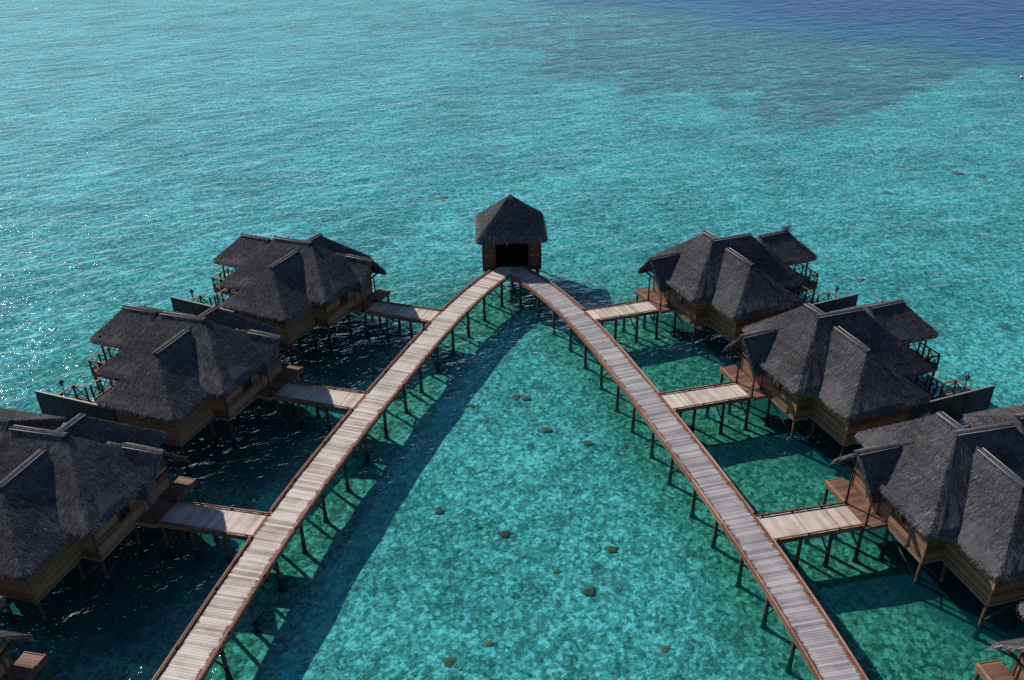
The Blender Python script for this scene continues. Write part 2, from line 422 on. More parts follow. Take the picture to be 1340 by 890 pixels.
def boardwalk(side):
    nm = 'left' if side < 0 else 'right'
    root = empty('boardwalk', (arm_x(side, 44), 44, BED_Z))
    tag(root, 'curved plank boardwalk with bleached pale boards, its shadow falling into the open lagoon' if side < 0 else
        'long curved plank boardwalk with greyer mauve boards and pinkish kerbs',
        'boardwalk', 'boardwalks leading to the pavilion')
    ox, oy = arm_x(side, 44), 44
    loc = lambda m: m  # geometry is written in world space, then shifted to the root
    def fin(m, name, mat, parent=root):
        o = m.build(name, mat, parent)
        me = o.data
        me.transform(Matrix.Translation((-ox, -oy, -BED_Z)))
        return o
    P, T = arm_samples(side, 67.6, 19.5, 0.145)
    deck = MB()
    for i in range(len(P)-1):
        a, b = P[i], P[i+1]
        t = T[i]
        n = np.array([-t[1], t[0]])
        if n[0]*side < 0: n = -n          # outwards
        g = 0.006
        w0, w1 = -1.0+random.uniform(-0.012, 0.012), 1.0+random.uniform(-0.012, 0.012)
        a2, b2 = a+t*g, b-t*g
        poly = [(*(a2+n*w0), w0), (*(a2+n*w1), w1), (*(b2+n*w1), w1), (*(b2+n*w0), w0)]
        poly = clip_half(poly, lambda x, y: side*x-0.006)
        poly = clip_half(poly, lambda x, y: 66.72-y) if len(poly) > 2 else poly
        if len(poly) < 3: continue
        dz = random.uniform(-0.004, 0.004)
        tn = min(1, max(0, random.gauss(0.5, 0.26)))
        if random.random() < 0.05: tn = 0.05
        deck.prism([q[:2] for q in poly], -0.045+dz, dz, [q[2] for q in poly], tone=tn)
    fin(deck, 'deck', M['deck_left' if side < 0 else 'deck_right'])
    # kerbs: paired timbers on blocks, broken where a footbridge joins
    P, T = arm_samples(side, 67.6, 19.5, 0.30)
    def off(i, d):
        t = T[i]; n = np.array([-t[1], t[0]])
        if n[0]*side < 0: n = -n
        return P[i]+n*d
    for d in (-1, 1):
        runs, cur = [], []
        for i in range(len(P)):
            q = off(i, d*0.93)
            ok = side*q[0] > 0.03 and q[1] < 66.6
            if d > 0:
                for (sd, k), (f, nr) in JUNCTION.items():
                    if sd == side and nr[1]+0.02 < q[1] < f[1]-0.02: ok = False
            if ok: cur.append(i)
            elif cur:
                runs.append(cur); cur = []
        if cur: runs.append(cur)
        for r in runs:
            if len(r) < 2: continue
            m, fa, blocks = MB(), MB(), []
            seg = 12
            for s0 in range(0, len(r)-1, seg):
                e = r[s0:s0+seg+1]
                tn = random.random()
                for i, j in zip(e[:-1], e[1:]):
                    A, Bq = off(i, d*0.955), off(j, d*0.955)
                    m.beam((*A, 0.09), (*Bq, 0.09), 0.070, 0.055, tone=tn)
                    A, Bq = off(i, d*1.045), off(j, d*1.045)
                    fa.beam((*A, -0.055), (*Bq, -0.055), 0.045, 0.16, tone=tn)
                A = off(e[0], d*0.95)
                b1 = MB(); b1.box(A[0]-0.06, A[0]+0.06, A[1]-0.06, A[1]+0.06, 0.0, 0.062); blocks.append(b1)
            k = fin(m, 'kerb', M['kerb' if side < 0 else 'kerb_pink'])
            fin(fa, 'fascia', M['fascia'])
            for b1 in blocks: fin(b1, 'kerb_block', M['stringer'], k)
    # joists under the deck
    m = MB()
    for d in (-0.75, 0, 0.75):
        for i in range(0, len(P)-4, 4):
            A, Bq = off(i, d), off(min(i+4, len(P)-1), d)
            if side*A[0] < 0.1 or A[1] > 66.5: continue
            m.beam((*A, -0.115), (*Bq, -0.115), 0.08, 0.13)
    fin(m, 'joist', M['stringer'])
    # trestles
    P, T = arm_samples(side, 64.6, 19.5, 0.10)
    k = 0
    for i in range(0, len(P), 28):
        q = []
        for d in (-0.82, 0.82):
            t = T[i]; n = np.array([-t[1], t[0]])
            if n[0]*side < 0: n = -n
            x, y = P[i]+n*d+t*random.uniform(-0.12, 0.12)
            q.append((x, y))
            fin(pile_mb(x, y, -0.27), 'pile', M['pile'])
        c = MB(); c.beam((*q[0], -0.33), (*q[1], -0.33), 0.1, 0.14); fin(c, 'crossbeam', M['pile'])
        if k % 2 == (0 if side < 0 else 1):
            c = MB(); c.tube([(*q[1], -0.35), (*(np.array(q[0])*0.96+np.array(q[1])*0.04), -1.62)], 0.055, 7); fin(c, 'brace', M['pile'])
        k += 1
    return root

def footbridge(side, k, label):
    f, nr = JUNCTION[(side, k)]
    px, py, ang = POSE[(side, k)]
    a = math.radians(ang)
    def w(x, y):
        return np.array([px+math.cos(a)*x*side-math.sin(a)*y, py+math.sin(a)*x*side+math.cos(a)*y])
    n0, n1, f0, f1 = np.array(nr), w(-0.02, 0.0), np.array(f), w(-0.02, 1.82)
    d = (n1-n0)/np.linalg.norm(n1-n0)
    n0 = n0-d*0.03; f0 = f0-d*0.03
    c = (n0+n1+f0+f1)/4
    root = empty('footbridge', (c[0], c[1], BED_Z))
    tag(root, label, 'footbridge', 'short footbridges between boardwalk and villas')
    def fin(m, name, mat, parent=root):
        o = m.build(name, mat, parent)
        o.data.transform(Matrix.Translation((-c[0], -c[1], -BED_Z)))
        return o
    L = np.linalg.norm(n1-n0)
    N = int(L/0.15)
    deck = MB()
    for i in range(N):
        t0, t1 = (i+0.05)/N, (i+0.95)/N
        A, Bq, C, D = n0+(n1-n0)*t0, n0+(n1-n0)*t1, f0+(f1-f0)*t1, f0+(f1-f0)*t0
        deck.prism([A, Bq, C, D], -0.05, -0.006+random.uniform(-0.004, 0.004), [-1, -1, 1, 1], tone=min(1, max(0, random.gauss(0.5, 0.18))))
    fin(deck, 'deck', M['deck_spur'])
    for p, q, s in ((n0, n1, -1), (f0, f1, 1)):
        nrm = np.array([-d[1], d[0]]); nrm = nrm if nrm.dot(f0-n0)*s > 0 else -nrm
        m = MB()
        for i in range(3):
            A, Bq = p+(q-p)*(i/3), p+(q-p)*((i+1)/3-0.004)
            m.beam((*(A-nrm*0.03), 0.09), (*(Bq-nrm*0.03), 0.09), 0.06, 0.055)
            m.beam((*(A+nrm*0.055), -0.07), (*(Bq+nrm*0.055), -0.07), 0.05, 0.24)
            A = A+(q-p)*0.06-nrm*0.05
            m.box(A[0]-0.05, A[0]+0.05, A[1]-0.05, A[1]+0.05, -0.002, 0.068)
        fin(m, 'kerb', M['fascia'])
    for t in (0.30, 0.66, 0.97):
        q = []
        for p0, p1 in ((n0, n1), (f0, f1)):
            x, y = p0+(p1-p0)*(t+random.uniform(-0.02, 0.02))
            q.append((x+0.0, y)); fin(pile_mb(x, y, -0.2), 'pile', M['pile'])
        m = MB(); m.beam((*q[0], -0.24), (*q[1], -0.24), 0.1, 0.13); fin(m, 'crossbeam', M['pile'])
        if t > 0.5:
            m = MB(); m.tube([(*q[1], -0.3), (*q[0], -1.5)], 0.05, 7); fin(m, 'brace', M['pile'])
    return root

# ------------------------------------------------------------------ thatch
class Hip:
    """hip roof over a rectangle; ridge from p to q along x or y; optional open gable ends"""
    def __init__(s, x0, x1, y0, y1, p, q, ze, ze1=None, gable0=False, round_=0.45):
        s.x0, s.x1, s.y0, s.y1, s.p, s.q, s.ze = x0, x1, y0, y1, p, q, ze
        s.ze1 = ze if ze1 is None else ze1
        s.along_x = abs(q[0]-p[0]) >= abs(q[1]-p[1])
        s.gable0 = gable0
        s.round_ = round_
    def eave_z(s, x): return s.ze+(s.ze1-s.ze)*(x-s.x0)/(s.x1-s.x0)
    def ridge_at(s, x, y):
        p, q = s.p, s.q
        i = 0 if s.along_x else 1
        c = (x, y)[i]
        den = q[i]-p[i]
        t = np.clip((c-p[i])/den, 0, 1) if abs(den) > 1e-6 else np.zeros_like(c)
        return p[0]+(q[0]-p[0])*t, p[1]+(q[1]-p[1])*t, p[2]+(q[2]-p[2])*t
    def planes(s, x, y):
        """heights of the four planes"""
        ze = s.eave_z(x)
        rx, ry, rz = s.ridge_at(x, y)
        px, py, pz = s.p; qx, qy, qz = s.q
        H = []
        if s.along_x:
            H.append(ze+(rz-ze)*(y-s.y0)/(ry-s.y0)); H.append(ze+(rz-ze)*(s.y1-y)/(s.y1-ry))
            H.append(np.full_like(x, 1e3) if s.gable0 else s.ze+(pz-s.ze)*(x-s.x0)/(px-s.x0))
            H.append(s.ze1+(qz-s.ze1)*(s.x1-x)/(s.x1-qx))
        else:
            H.append(ze+(rz-ze)*(x-s.x0)/(rx-s.x0)); H.append(ze+(rz-ze)*(s.x1-x)/(s.x1-rx))
            H.append(ze+(pz-ze)*(y-s.y0)/(py-s.y0)); H.append(ze+(qz-ze)*(s.y1-y)/(s.y1-qy))
        return np.stack(H)
    def h(s, x, y):
        z = s.planes(x, y).min(0)
        inside = (x > s.x0) & (x < s.x1) & (y > s.y0) & (y < s.y1)
        return np.where(inside, z, -1e3)
    def outline(s, step=0.14):
        r = s.round_
        pts = []
        def arc(cx, cy, a0):
            for j in range(7):
                a = a0+j*math.pi/12
                pts.append((cx+r*math.cos(a), cy+r*math.sin(a)))
        def line(a, b):
            n = max(2, int(math.hypot(b[0]-a[0], b[1]-a[1])/step))
            for j in range(1, n): pts.append((a[0]+(b[0]-a[0])*j/n, a[1]+(b[1]-a[1])*j/n))
        x0, x1, y0, y1 = s.x0, s.x1, s.y0, s.y1
        arc(x1-r, y0+r, -math.pi/2); line((x1, y0+r), (x1, y1-r)); arc(x1-r, y1-r, 0)
        line((x1-r, y1), (x0+r, y1)); arc(x0+r, y1-r, math.pi/2); line((x0, y1-r), (x0, y0+r))
        arc(x0+r, y0+r, math.pi); line((x0+r, y0), (x1-r, y0))
        return np.array(pts)
    def shell(s, mb, thick=0.30):
        E = s.outline()
        n = len(E)
        RX, RY, RZ = s.ridge_at(E[:, 0], E[:, 1])
        if s.gable0:
            m_ = E[:, 0] < s.p[0]+1e-6
        ZE = s.eave_z(E[:, 0])
        cx, cy = (s.x0+s.x1)/2, (s.y0+s.y1)/2
        jit = np.convolve(np.r_[rng.normal(0, 1, n+8)], np.ones(5)/5, 'same')[:n]*0.06
        sag = np.convolve(np.r_[rng.normal(0, 1, n+30)], np.ones(19)/19, 'same')[:n]*0.10
        rows = []
        prof = [(0.35, -thick-0.12), (0.06, -thick-0.05), (0.0, -thick), (-0.012, -thick*0.55), (-0.004, -0.10), (0.02, -0.01)]
        prof += [(t, 0.0) for t in np.linspace(0.06, 1.0, 17)]
        for k, (t, dz) in enumerate(prof):
            tt = t+jit*0.4*max(0, 1-max(t, 0)/0.3)/3.0
            x = E[:, 0]*(1-tt)+RX*tt; y = E[:, 1]*(1-tt)+RY*tt
            z = ZE*(1-t)+RZ*t+dz+sag*(1-max(t, 0))
            if k > 5 and t < 0.99: z = z+rng.normal(0, 0.012, n)-0.10*math.sin(math.pi*t)*0.6
            rows.append(np.stack([x, y, z], 1))
        V = np.concatenate(rows)
        F = []
        for k in range(len(prof)-1):
            for j in range(n):
                F.append((k*n+j, k*n+(j+1) % n, (k+1)*n+(j+1) % n, (k+1)*n+j))
        tone = np.concatenate([np.full(n, 0.30)+rng.normal(0, 0.08, n) for _ in prof])
        mb.add(V.tolist(), F, tone=tone.tolist(), smooth=True)

def gable_shell(mb, x0, x1, y0, y1, yr, zr0, zr1, ze, thick=0.26):
    """open-ended saddle roof, ridge along x, free end at x0, thick rounded verge"""
    ny, nx = 22, 14
    def zz(y, x):
        zr = zr0+(zr1-zr0)*(x-x0)/(x1-x0)
        s = (y-y0)/(yr-y0) if y < yr else (y1-y)/(y1-yr)
        return ze+(zr-ze)*(s**0.92), s
    top, bot = [], []
    for i in range(nx+1):
        x = x0+(x1-x0)*i/nx
        for j in range(ny+1):
            y = y0+(y1-y0)*j/ny
            z, s = zz(y, x)
            # the free end sags forwards at the eaves and rises at the ridge
            xx = x + (0.10*(1-s) if i == 0 else 0)
            top.append((xx, y, z-(0.05 if i == 0 else 0)+rng.normal(0, 0.008)))
            bot.append((xx+(0.05 if i == 0 else 0), y*0.97+yr*0.03, z-thick))
    V = top+bot
    o = len(top); w = ny+1
    F = []
    for i in range(nx):
        for j in range(ny):
            a = i*w+j
            F.append((a, a+w, a+w+1, a+1)); F.append((o+a+1, o+a+w+1, o+a+w, o+a))
    for j in range(ny):
        F.append((j, j+1, o+j+1, o+j)); a = nx*w+j; F.append((a+1, a, o+a, o+a+1))
    for i in range(nx):
        a = i*w; F.append((a+w, a, o+a, o+a+w)); a = i*w+ny; F.append((a, a+w, o+a+w, o+a))
    mb.add(V, F, tone=0.32, smooth=True)

def blades(mb, roofs, own, density, gable=None):
    """straws lying down the slopes of roof 'own' wherever it is the topmost"""
    r = own
    area = (r.x1-r.x0)*(r.y1-r.y0)
    n = int(area*density)
    x = rng.uniform(r.x0+0.02, r.x1-0.02, n); y = rng.uniform(r.y0+0.02, r.y1-0.02, n)
    Hs = r.planes(x, y); k = Hs.argmin(0); z = Hs.min(0)
    keep = np.ones(n, bool)
    for q in roofs:
        if q is not r: keep &= q.h(x, y) < z+0.03
    # rounded corners
    rr = r.round_
    for cx, sx in ((r.x0+rr, -1), (r.x1-rr, 1)):
        for cy, sy in ((r.y0+rr, -1), (r.y1-rr, 1)):
            out = ((x-cx)*sx > 0) & ((y-cy)*sy > 0) & (np.hypot(x-cx, y-cy) > rr)
            keep &= ~out
    x, y, z = x[keep], y[keep], z[keep]
    e = 0.02
    zx = (r.planes(x+e, y).min(0)-r.planes(x-e, y).min(0))/(2*e)
    zy = (r.planes(x, y+e).min(0)-r.planes(x, y-e).min(0))/(2*e)
    # smooth out the hips a little
    ev = np.minimum(r.ze, r.ze1)
    course = 0.10*np.sin(z*2*math.pi/0.34+1.5*np.sin(x*0.9)+1.3*np.sin(y*0.8))
    add_blades(mb, x, y, z-0.03, zx, zy, tone_shift=course+0.26*np.exp(-np.maximum(z-ev-0.1, 0)/0.30)*rng.uniform(0, 1.6, len(z)))

def add_blades(mb, x, y, z, zx, zy, lmin=0.10, lmax=0.28, tone_shift=0.0, droop=0.0, wid=(0.006, 0.015)):
    n = len(x)
    if n == 0: return
    g = np.hypot(zx, zy)+1e-6
    dx, dy = -zx/g, -zy/g
    a = rng.normal(0, 0.11, n)
    dx, dy = dx*np.cos(a)-dy*np.sin(a), dx*np.sin(a)+dy*np.cos(a)
    L = rng.uniform(lmin, lmax, n)
    long = rng.random(n) < 0.09
    L = np.where(long, L*1.9, L)
    slope = -(zx*dx+zy*dy)
    cosb = 1/np.sqrt(1+slope**2)
    ddx, ddy, ddz = dx*cosb, dy*cosb, -slope*cosb
    lift0, lift1 = rng.uniform(0.0, 0.02, n), rng.uniform(0.005, 0.030, n)
    wdt = rng.uniform(*wid, n)*np.where(long, 1.35, 1.0)
    px, py = -dy, dx
    roll = rng.normal(0, 0.22, n)
    b0 = np.stack([x-px*wdt, y-py*wdt, z+lift0-roll*wdt], 1)
    b1 = np.stack([x+px*wdt, y+py*wdt, z+lift0+roll*wdt], 1)
    t = np.stack([x+ddx*L, y+ddy*L, z+ddz*L+lift1-droop*L], 1)
    t1 = t+np.stack([px*wdt*0.35, py*wdt*0.35, np.zeros(n)], 1)
    V = np.stack([b0, b1, t1, t], 1).reshape(-1, 3)
    F = np.arange(4*n).reshape(n, 4)
    tone = np.clip(rng.normal(0.40+tone_shift, 0.24, n)+np.where(long, rng.choice([-0.28, 0.32], n), 0), 0, 1.7)
    mb.add(V.tolist(), F.tolist(), tone=np.repeat(tone, 4).tolist())

def fringe(mb, r, roofs, per_m=120, lo=0.08, hi=0.20):
    """shaggy eave: straws hanging over the edge"""
    E = r.outline(0.10)
    C = np.roll(E, -1, 0)
    seg = np.hypot(*(C-E).T)
    n = int(seg.sum()*per_m)
    i = rng.choice(len(E), n, p=seg/seg.sum())
    t = rng.uniform(0, 1, n)
    P = E[i]+(C-E)[i]*t[:, None]
    d = (C-E)[i]; d /= np.linalg.norm(d, axis=1)[:, None]
    out = np.stack([d[:, 1], -d[:, 0]], 1)
    inset = rng.uniform(0.0, 0.30, n)
    P = P-out*inset[:, None]
    x, y = P[:, 0], P[:, 1]
    z = r.h(np.clip(x, r.x0+0.01, r.x1-0.01), np.clip(y, r.y0+0.01, r.y1-0.01))
    keep = z > -100
    for q in roofs:
        if q is not r: keep &= q.h(x, y) < z-0.25
    x, y, z, out = x[keep], y[keep], z[keep], out[keep]
    g = rng.uniform(0.55, 1.5, len(x))
    add_blades(mb, x, y, z-rng.uniform(0.0, 0.18, len(x)), -out[:, 0]*g, -out[:, 1]*g, lo, hi, 0.48, 0.05)

def ridge_roll(mb, a, b, r=0.20, flat=0.30):
    """thick roll of thatch lying over a ridge"""
    a, b = Vector(a), Vector(b)
    d = (b-a).normalized(); sd = Vector((-d.y, d.x, 0)).normalized()
    N = 16; n = 10
    V, F = [], []
    for i in range(N+1):
        c = a+(b-a)*(i/N)+Vector((0, 0, rng.normal(0, 0.008)))
        for j in range(n):
            t = math.pi*2*j/n
            rr = r*(1+rng.normal(0, 0.05))*(0.75 if i in (0, N) else 1)
            V.append(c+sd*(1.35*rr*math.cos(t))+Vector((0, 0, flat*rr*math.sin(t)-0.80*rr*abs(math.cos(t)))))
    for i in range(N):
        for j in range(n):
            F.append((i*n+j, i*n+(j+1) % n, (i+1)*n+(j+1) % n, (i+1)*n+j))
    F.append(tuple(range(n))); F.append(tuple(range(N*n, N*n+n))[::-1])
    mb.add(V, F, tone=0.22, smooth=True)
    # straws thrown across the roll
    m = int((b-a).length*150)
    m = m//2; t = rng.uniform(0, 1, m); sgn = rng.choice([-1, 1], m)
    base = np.array(a)[None]+(np.array(b)-np.array(a))[None]*t[:, None]
    o = rng.uniform(0, 0.22, m)*sgn
    x, y = base[:, 0]+sd.x*o, base[:, 1]+sd.y*o
    z = base[:, 2]+flat*r*0.8-np.abs(o)*0.62
    add_blades(mb, x, y, z, -sd.x*sgn*0.75, -sd.y*sgn*0.75, 0.15, 0.32, -0.10, 0.0)

# ------------------------------------------------------------------ villas
MAIN = Hip(0.25, 10.25, -3.95, 2.40, (4.19, 0, 5.0), (7.5, 0, 4.88), 2.62, 2.15)
NEAR = Hip(1.60, 7.50, -6.90, 0.6, (5.03, -3.70, 4.45), (4.85, -0.4, 4.62), 2.36)
FAR_ = Hip(1.95, 7.85, -0.6, 4.65, (4.87, -0.1, 4.85), (4.87, 2.02, 4.74), 2.28)
GAZ = Hip(9.0, 14.0, -0.62, 4.70, (10.2, 2.05, 3.48), (12.75, 2.05, 3.48), 2.05, 2.02)
PORCH = Hip(-0.35, 3.4, -0.40, 3.10, (-0.36, 1.3, 3.84), (2.6, 1.3, 3.88), 2.02, gable0=True, round_=0.01)
UNION = [MAIN, NEAR, FAR_, PORCH]

def wall_boards(mb, a, b, z0, z1, h=0.165, th=0.05):
    """lapped horizontal boards along a plan segment (outside on the right of a->b)"""
    a, b = np.array(a, float), np.array(b, float)
    d = (b-a)/np.linalg.norm(b-a); n = np.array([d[1], -d[0]])
    z = z0
    while z < z1-0.01:
        t = min(h, z1-z)
        lo, hi = 0.020, 0.004
        v = []
        for p in (a, b):
            v += [(*(p+n*lo), z), (*(p+n*hi), z+t-0.004), (*(p-n*th), z+t-0.004), (*(p-n*th), z)]
        mb.add(v, [(0, 4, 5, 1), (1, 5, 6, 2), (2, 6, 7, 3), (3, 7, 4, 0), (0, 1, 2, 3), (7, 6, 5, 4)])
        z += t

def railing(m, a, b, z, h=0.95, post0=True, post1=True):
    a, b = np.array(a, float), np.array(b, float)
    L = np.linalg.norm(b-a)
    k = max(1, round(L/0.85))
    pts = [a+(b-a)*i/k for i in range(k+1)]
    top = MB()
    for i, p in enumerate(pts):
        if (i == 0 and not post0) or (i == k and not post1): continue
        m.box(p[0]-0.045, p[0]+0.045, p[1]-0.045, p[1]+0.045, z, z+h)
    for i in range(k):
        p, q = pts[i], pts[i+1]
        m.beam((*p, z+0.12), (*q, z+0.12), 0.06, 0.07)
        m.beam((*p, z+0.14), (*q, z+h-0.05), 0.045, 0.055)
        m.beam((*p, z+h-0.05), (*q, z+0.14), 0.045, 0.05)
    top.beam((*a, z+h+0.02), (*b, z+h+0.02), 0.11, 0.055)
    return top

def make_villa(mir, torn=False):
    """builds one villa in local coordinates: x away from the boardwalk, y towards the pavilion side, z above the deck"""
    root = empty('overwater_villa', (0, 0, BED_Z))
    up = -BED_Z
    B_ = lambda m, name, mat, parent=root: m.build(name, M[mat], parent, mir, up)
    # --- body
    outline = [(1.2, -2.98), (2.33, -2.98), (2.33, -6.17), (6.9, -6.17), (6.9, -2.98), (9.0, -2.98), (9.0, 2.98),
               (7.1, 2.98), (7.1, 3.9), (2.8, 3.9), (2.8, 2.98), (1.2, 2.98)]
    w = MB()
    for i in range(len(outline)):
        a, b = outline[i], outline[(i+1) % len(outline)]
        wall_boards(w, a, b, -0.08, 2.45)
    wall = B_(w, 'wall', 'boards')
    fl = MB()
    for x0, x1, y0, y1 in ((1.22, 8.98, -2.96, 2.96), (2.36, 6.87, -6.14, -2.961), (2.83, 7.07, 2.961, 3.87)):
        fl.box(x0, x1, y0, y1, -0.2, -0.06)
    B_(fl, 'floor_frame', 'stringer')
    sk = MB()
    for i in range(len(outline)):
        a, b = np.array(outline[i]), np.array(outline[(i+1) % len(outline)])
        d = (b-a)/np.linalg.norm(b-a); n = np.array([d[1], -d[0]])
        sk.beam((*(a+n*0.03-d*0.0), -0.15), (*(b+n*0.03+d*0.0), -0.15), 0.05, 0.15)
    B_(sk, 'skirting', 'trim', wall)
    for (x, y) in ((1.2, -2.98), (2.33, -6.17), (6.9, -6.17), (9.0, -2.98), (1.2, 2.98), (2.8, 3.9), (7.1, 3.9)):
        sx = -1 if x < 5 else 1; sy = -1 if y < 0 else 1
        pl = [(x-sx*0.06, y+sy*0.045), (x+sx*0.045, y+sy*0.045), (x+sx*0.045, y-sy*0.06), (x+sx*0.002, y-sy*0.06), (x+sx*0.002, y+sy*0.002), (x-sx*0.06, y+sy*0.002)]
        cp = MB(); cp.prism(pl, -0.22, 2.46)
        B_(cp, 'corner_board', 'boards', wall)
    # door and window in the porch wall
    d = MB(); d.box(1.10, 1.155, 0.75, 1.65, 0.0, 2.05); 
    for y0 in (0.80, 1.24):
        for z0 in (0.15, 1.1): d.box(1.085, 1.10, y0, y0+0.36, z0, z0+0.8)
    door = B_(d, 'door', 'door')
    d = MB(); d.box(1.08, 1.16, 0.65, 0.748, 0, 2.14); d.box(1.08, 1.16, 1.652, 1.75, 0, 2.14); d.box(1.08, 1.16, 0.748, 1.652, 2.052, 2.14)
    B_(d, 'door_frame', 'trim', door)
    d = MB(); d.beam((1.06, 1.56, 1.0), (1.06, 1.56, 1.14), 0.03, 0.03); B_(d, 'handle', 'metal', door)
    d = MB(); d.box(1.10, 1.16, -1.15, -0.45, 0.95, 1.75)
    win = B_(d, 'window', 'dark')
    d = MB()
    for y0, y1, z0, z1 in ((-1.22, -1.15, 0.88, 1.82), (-0.45, -0.38, 0.88, 1.82), (-1.15, -0.45, 0.88, 0.95), (-1.15, -0.45, 1.75, 1.82), (-0.815, -0.785, 0.95, 1.75)):
        d.box(1.07, 1.165, y0, y1, z0, z1)
    B_(d, 'window_frame', 'rail', win)
    # --- roof
    m = MB()
    for r in (MAIN, NEAR, FAR_):
        r.shell(m)
        blades(m, UNION, r, 680)
        fringe(m, r, UNION)
    roof = B_(m, 'roof', 'thatch')
    for a, b in (((4.10, 0, 5.06), (7.6, 0, 4.94)), ((4.86, -0.9, 4.66), (5.03, -3.85, 4.50)), ((4.87, 0.15, 4.90), (4.87, 2.15, 4.80))):
        m = MB(); ridge_roll(m, a, b, 0.17)
        cap = B_(m, 'ridge_cap', 'thatch', roof)
        m = MB()
        A, Bq = Vector(a), Vector(b)
        dv = (Bq-A).normalized(); sd = Vector((-dv.y, dv.x, 0)).normalized()
        for sg in (-1, 1):
            o = sd*0.17*sg+Vector((0, 0, -0.045))
            m.tube([A+o+dv*0.05, (A+Bq)/2+o+Vector((0, 0, -0.005)), Bq+o-dv*0.05], 0.016, 6)
        B_(m, 'ridge_pole', 'bamboo', roof)
    # --- porch
    m = MB()
    gable_shell(m, -0.35, 3.0, -0.40, 3.10, 1.3, 3.84, 3.88, 2.02)
    r = PORCH
    n = int(3.0*3.5*600)
    x = rng.uniform(-0.28, 2.8, n); y = rng.uniform(-0.38, 3.08, n)
    sfr = np.where(y < 1.3, (y+0.40)/1.70, (3.10-y)/1.80)
    z = 2.02+(3.85-2.02)*sfr**0.92+0.02
    keep = (MAIN.h(x, y) < z+0.03) & (FAR_.h(x, y) < z+0.03)
    x, y, z = x[keep], y[keep], z[keep]
    add_blades(m, x, y, z-0.02, np.zeros(len(x)), np.where(y < 1.3, 0.98, -0.98))
    for y0, s in ((-0.38, 1), (3.08, -1)):
        n = 260; x = rng.uniform(-0.32, 1.2, n)
        add_blades(m, x, np.full(n, y0)+s*rng.uniform(0, 0.25, n), 2.0+rng.uniform(-0.15, 0.12, n), np.zeros(n), np.full(n, s*1.1), 0.12, 0.3, 0.3, 0.05)
    n = 900; t = rng.uniform(-1, 1, n)
    yy = 1.3+1.74*t; zz = 2.02+(3.84-2.02)*(1-np.abs(t))**0.92
    add_blades(m, np.full(n, -0.30)+rng.uniform(-0.05, 0.1, n), yy, zz-rng.uniform(0, 0.22, n), np.full(n, 0.9), np.sign(t)*-1.1, 0.12, 0.28, 0.30, 0.05)
    pr = B_(m, 'porch_roof', 'thatch')
    m = MB(); ridge_roll(m, (-0.42, 1.3, 3.87), (2.1, 1.3, 3.90), 0.17); B_(m, 'ridge_cap', 'thatch', pr)
    m = MB()
    for s in (-1, 1): m.tube([(-0.35, 1.3+s*0.19, 3.80), (1.95, 1.3+s*0.19, 3.83)], 0.014, 6)
    B_(m, 'ridge_pole', 'bamboo', pr)
    for y in (0.02, 1.80):
        m = MB(); m.tube([(0.08, y, -0.05), (0.06, y, 1.2), (0.08, y, 2.22)], [0.062, 0.058, 0.055], 9); B_(m, 'porch_post', 'rail')
    m = MB(); m.beam((0.08, -0.05, 2.16), (0.08, 2.70, 2.16), 0.09, 0.11); B_(m, 'porch_beam', 'rail')
    m = MB()
    N = 25
    for i in range(N):
        y = -0.16+3.88*i/N
        x0 = 0.02
        m.prism([(x0, y+0.005), (1.17, y+0.005), (1.17, y+3.88/N-0.005), (x0, y+3.88/N-0.005)], -0.055, -0.008+random.uniform(-0.004, 0.004), [-0.9, 0.6, 0.6, -0.9])
    pd = B_(m, 'porch_deck', 'deck_red')
    for a, b2, w_, h_, nm in (((0.05, 1.9, 0.055), (0.05, 3.72, 0.055), 0.08, 0.11, 'deck_kerb'), ((0.02, 3.74, -0.09), (1.17, 3.74, -0.09), 0.04, 0.22, 'deck_edge'),
                              ((-0.005, 1.86, -0.11), (-0.005, 3.72, -0.11), 0.04, 0.20, 'deck_edge'), ((0.02, -0.19, -0.09), (1.17, -0.19, -0.09), 0.04, 0.22, 'deck_edge')):
        m = MB(); m.beam(a, b2, w_, h_); B_(m, nm, 'kerb', pd)
    # --- sea-side terrace
    def planks(x0, x1, y0, y1, z, along_x=True):
        m = MB()
        L = (y1-y0) if along_x else (x1-x0)
        N = max(1, int(L/0.15))
        for i in range(N):
            dz = random.uniform(-0.004, 0.004)
            if along_x: m.prism([(x0, y0+L*i/N+0.005), (x1, y0+L*i/N+0.005), (x1, y0+L*(i+1)/N-0.005), (x0, y0+L*(i+1)/N-0.005)], z-0.05, z+dz, [0]*4)
            else: m.prism([(x0+L*i/N+0.005, y0), (x0+L*(i+1)/N-0.005, y0), (x0+L*(i+1)/N-0.005, y1), (x0+L*i/N+0.005, y1)], z-0.05, z+dz, [0]*4)
        m.box(x0+0.03, x1-0.03, y0+0.03, y1-0.03, z-0.28, z-0.055)
        return m
    B_(planks(9.05, 13.55, -1.5, 5.0, 0.0), 'terrace_deck', 'deck_red')
    B_(planks(9.05, 11.0, -3.98, -1.51, -0.006), 'side_deck', 'deck_red')
    B_(planks(6.95, 12.45, -6.12, -4.0, -0.16), 'sun_deck', 'deck_red')
    for a, b, z, p0, p1 in (((13.45, 4.9), (13.45, -1.42), 0, True, True), ((13.45, -1.42), (11.05, -1.42), 0, False, True),
                            ((11.0, -1.5), (11.0, -3.92), 0, True, True), ((11.35, -4.06), (12.36, -4.06), -0.16, True, True),
                            ((12.36, -4.06), (12.36, -6.05), -0.16, False, True), ((9.2, 4.9), (13.4, 4.9), 0, True, False)):
        m = MB(); top = railing(m, a, b, z, post0=p0, post1=p1)
        rl = B_(m, 'railing', 'rail'); B_(top, 'handrail', 'railtop', rl)
    # tall privacy screen: chevron boarding in a frame
    m = MB()
    xa, xb, ys = 6.95, 13.0, -6.22
    z0, z1 = -0.42, 1.5
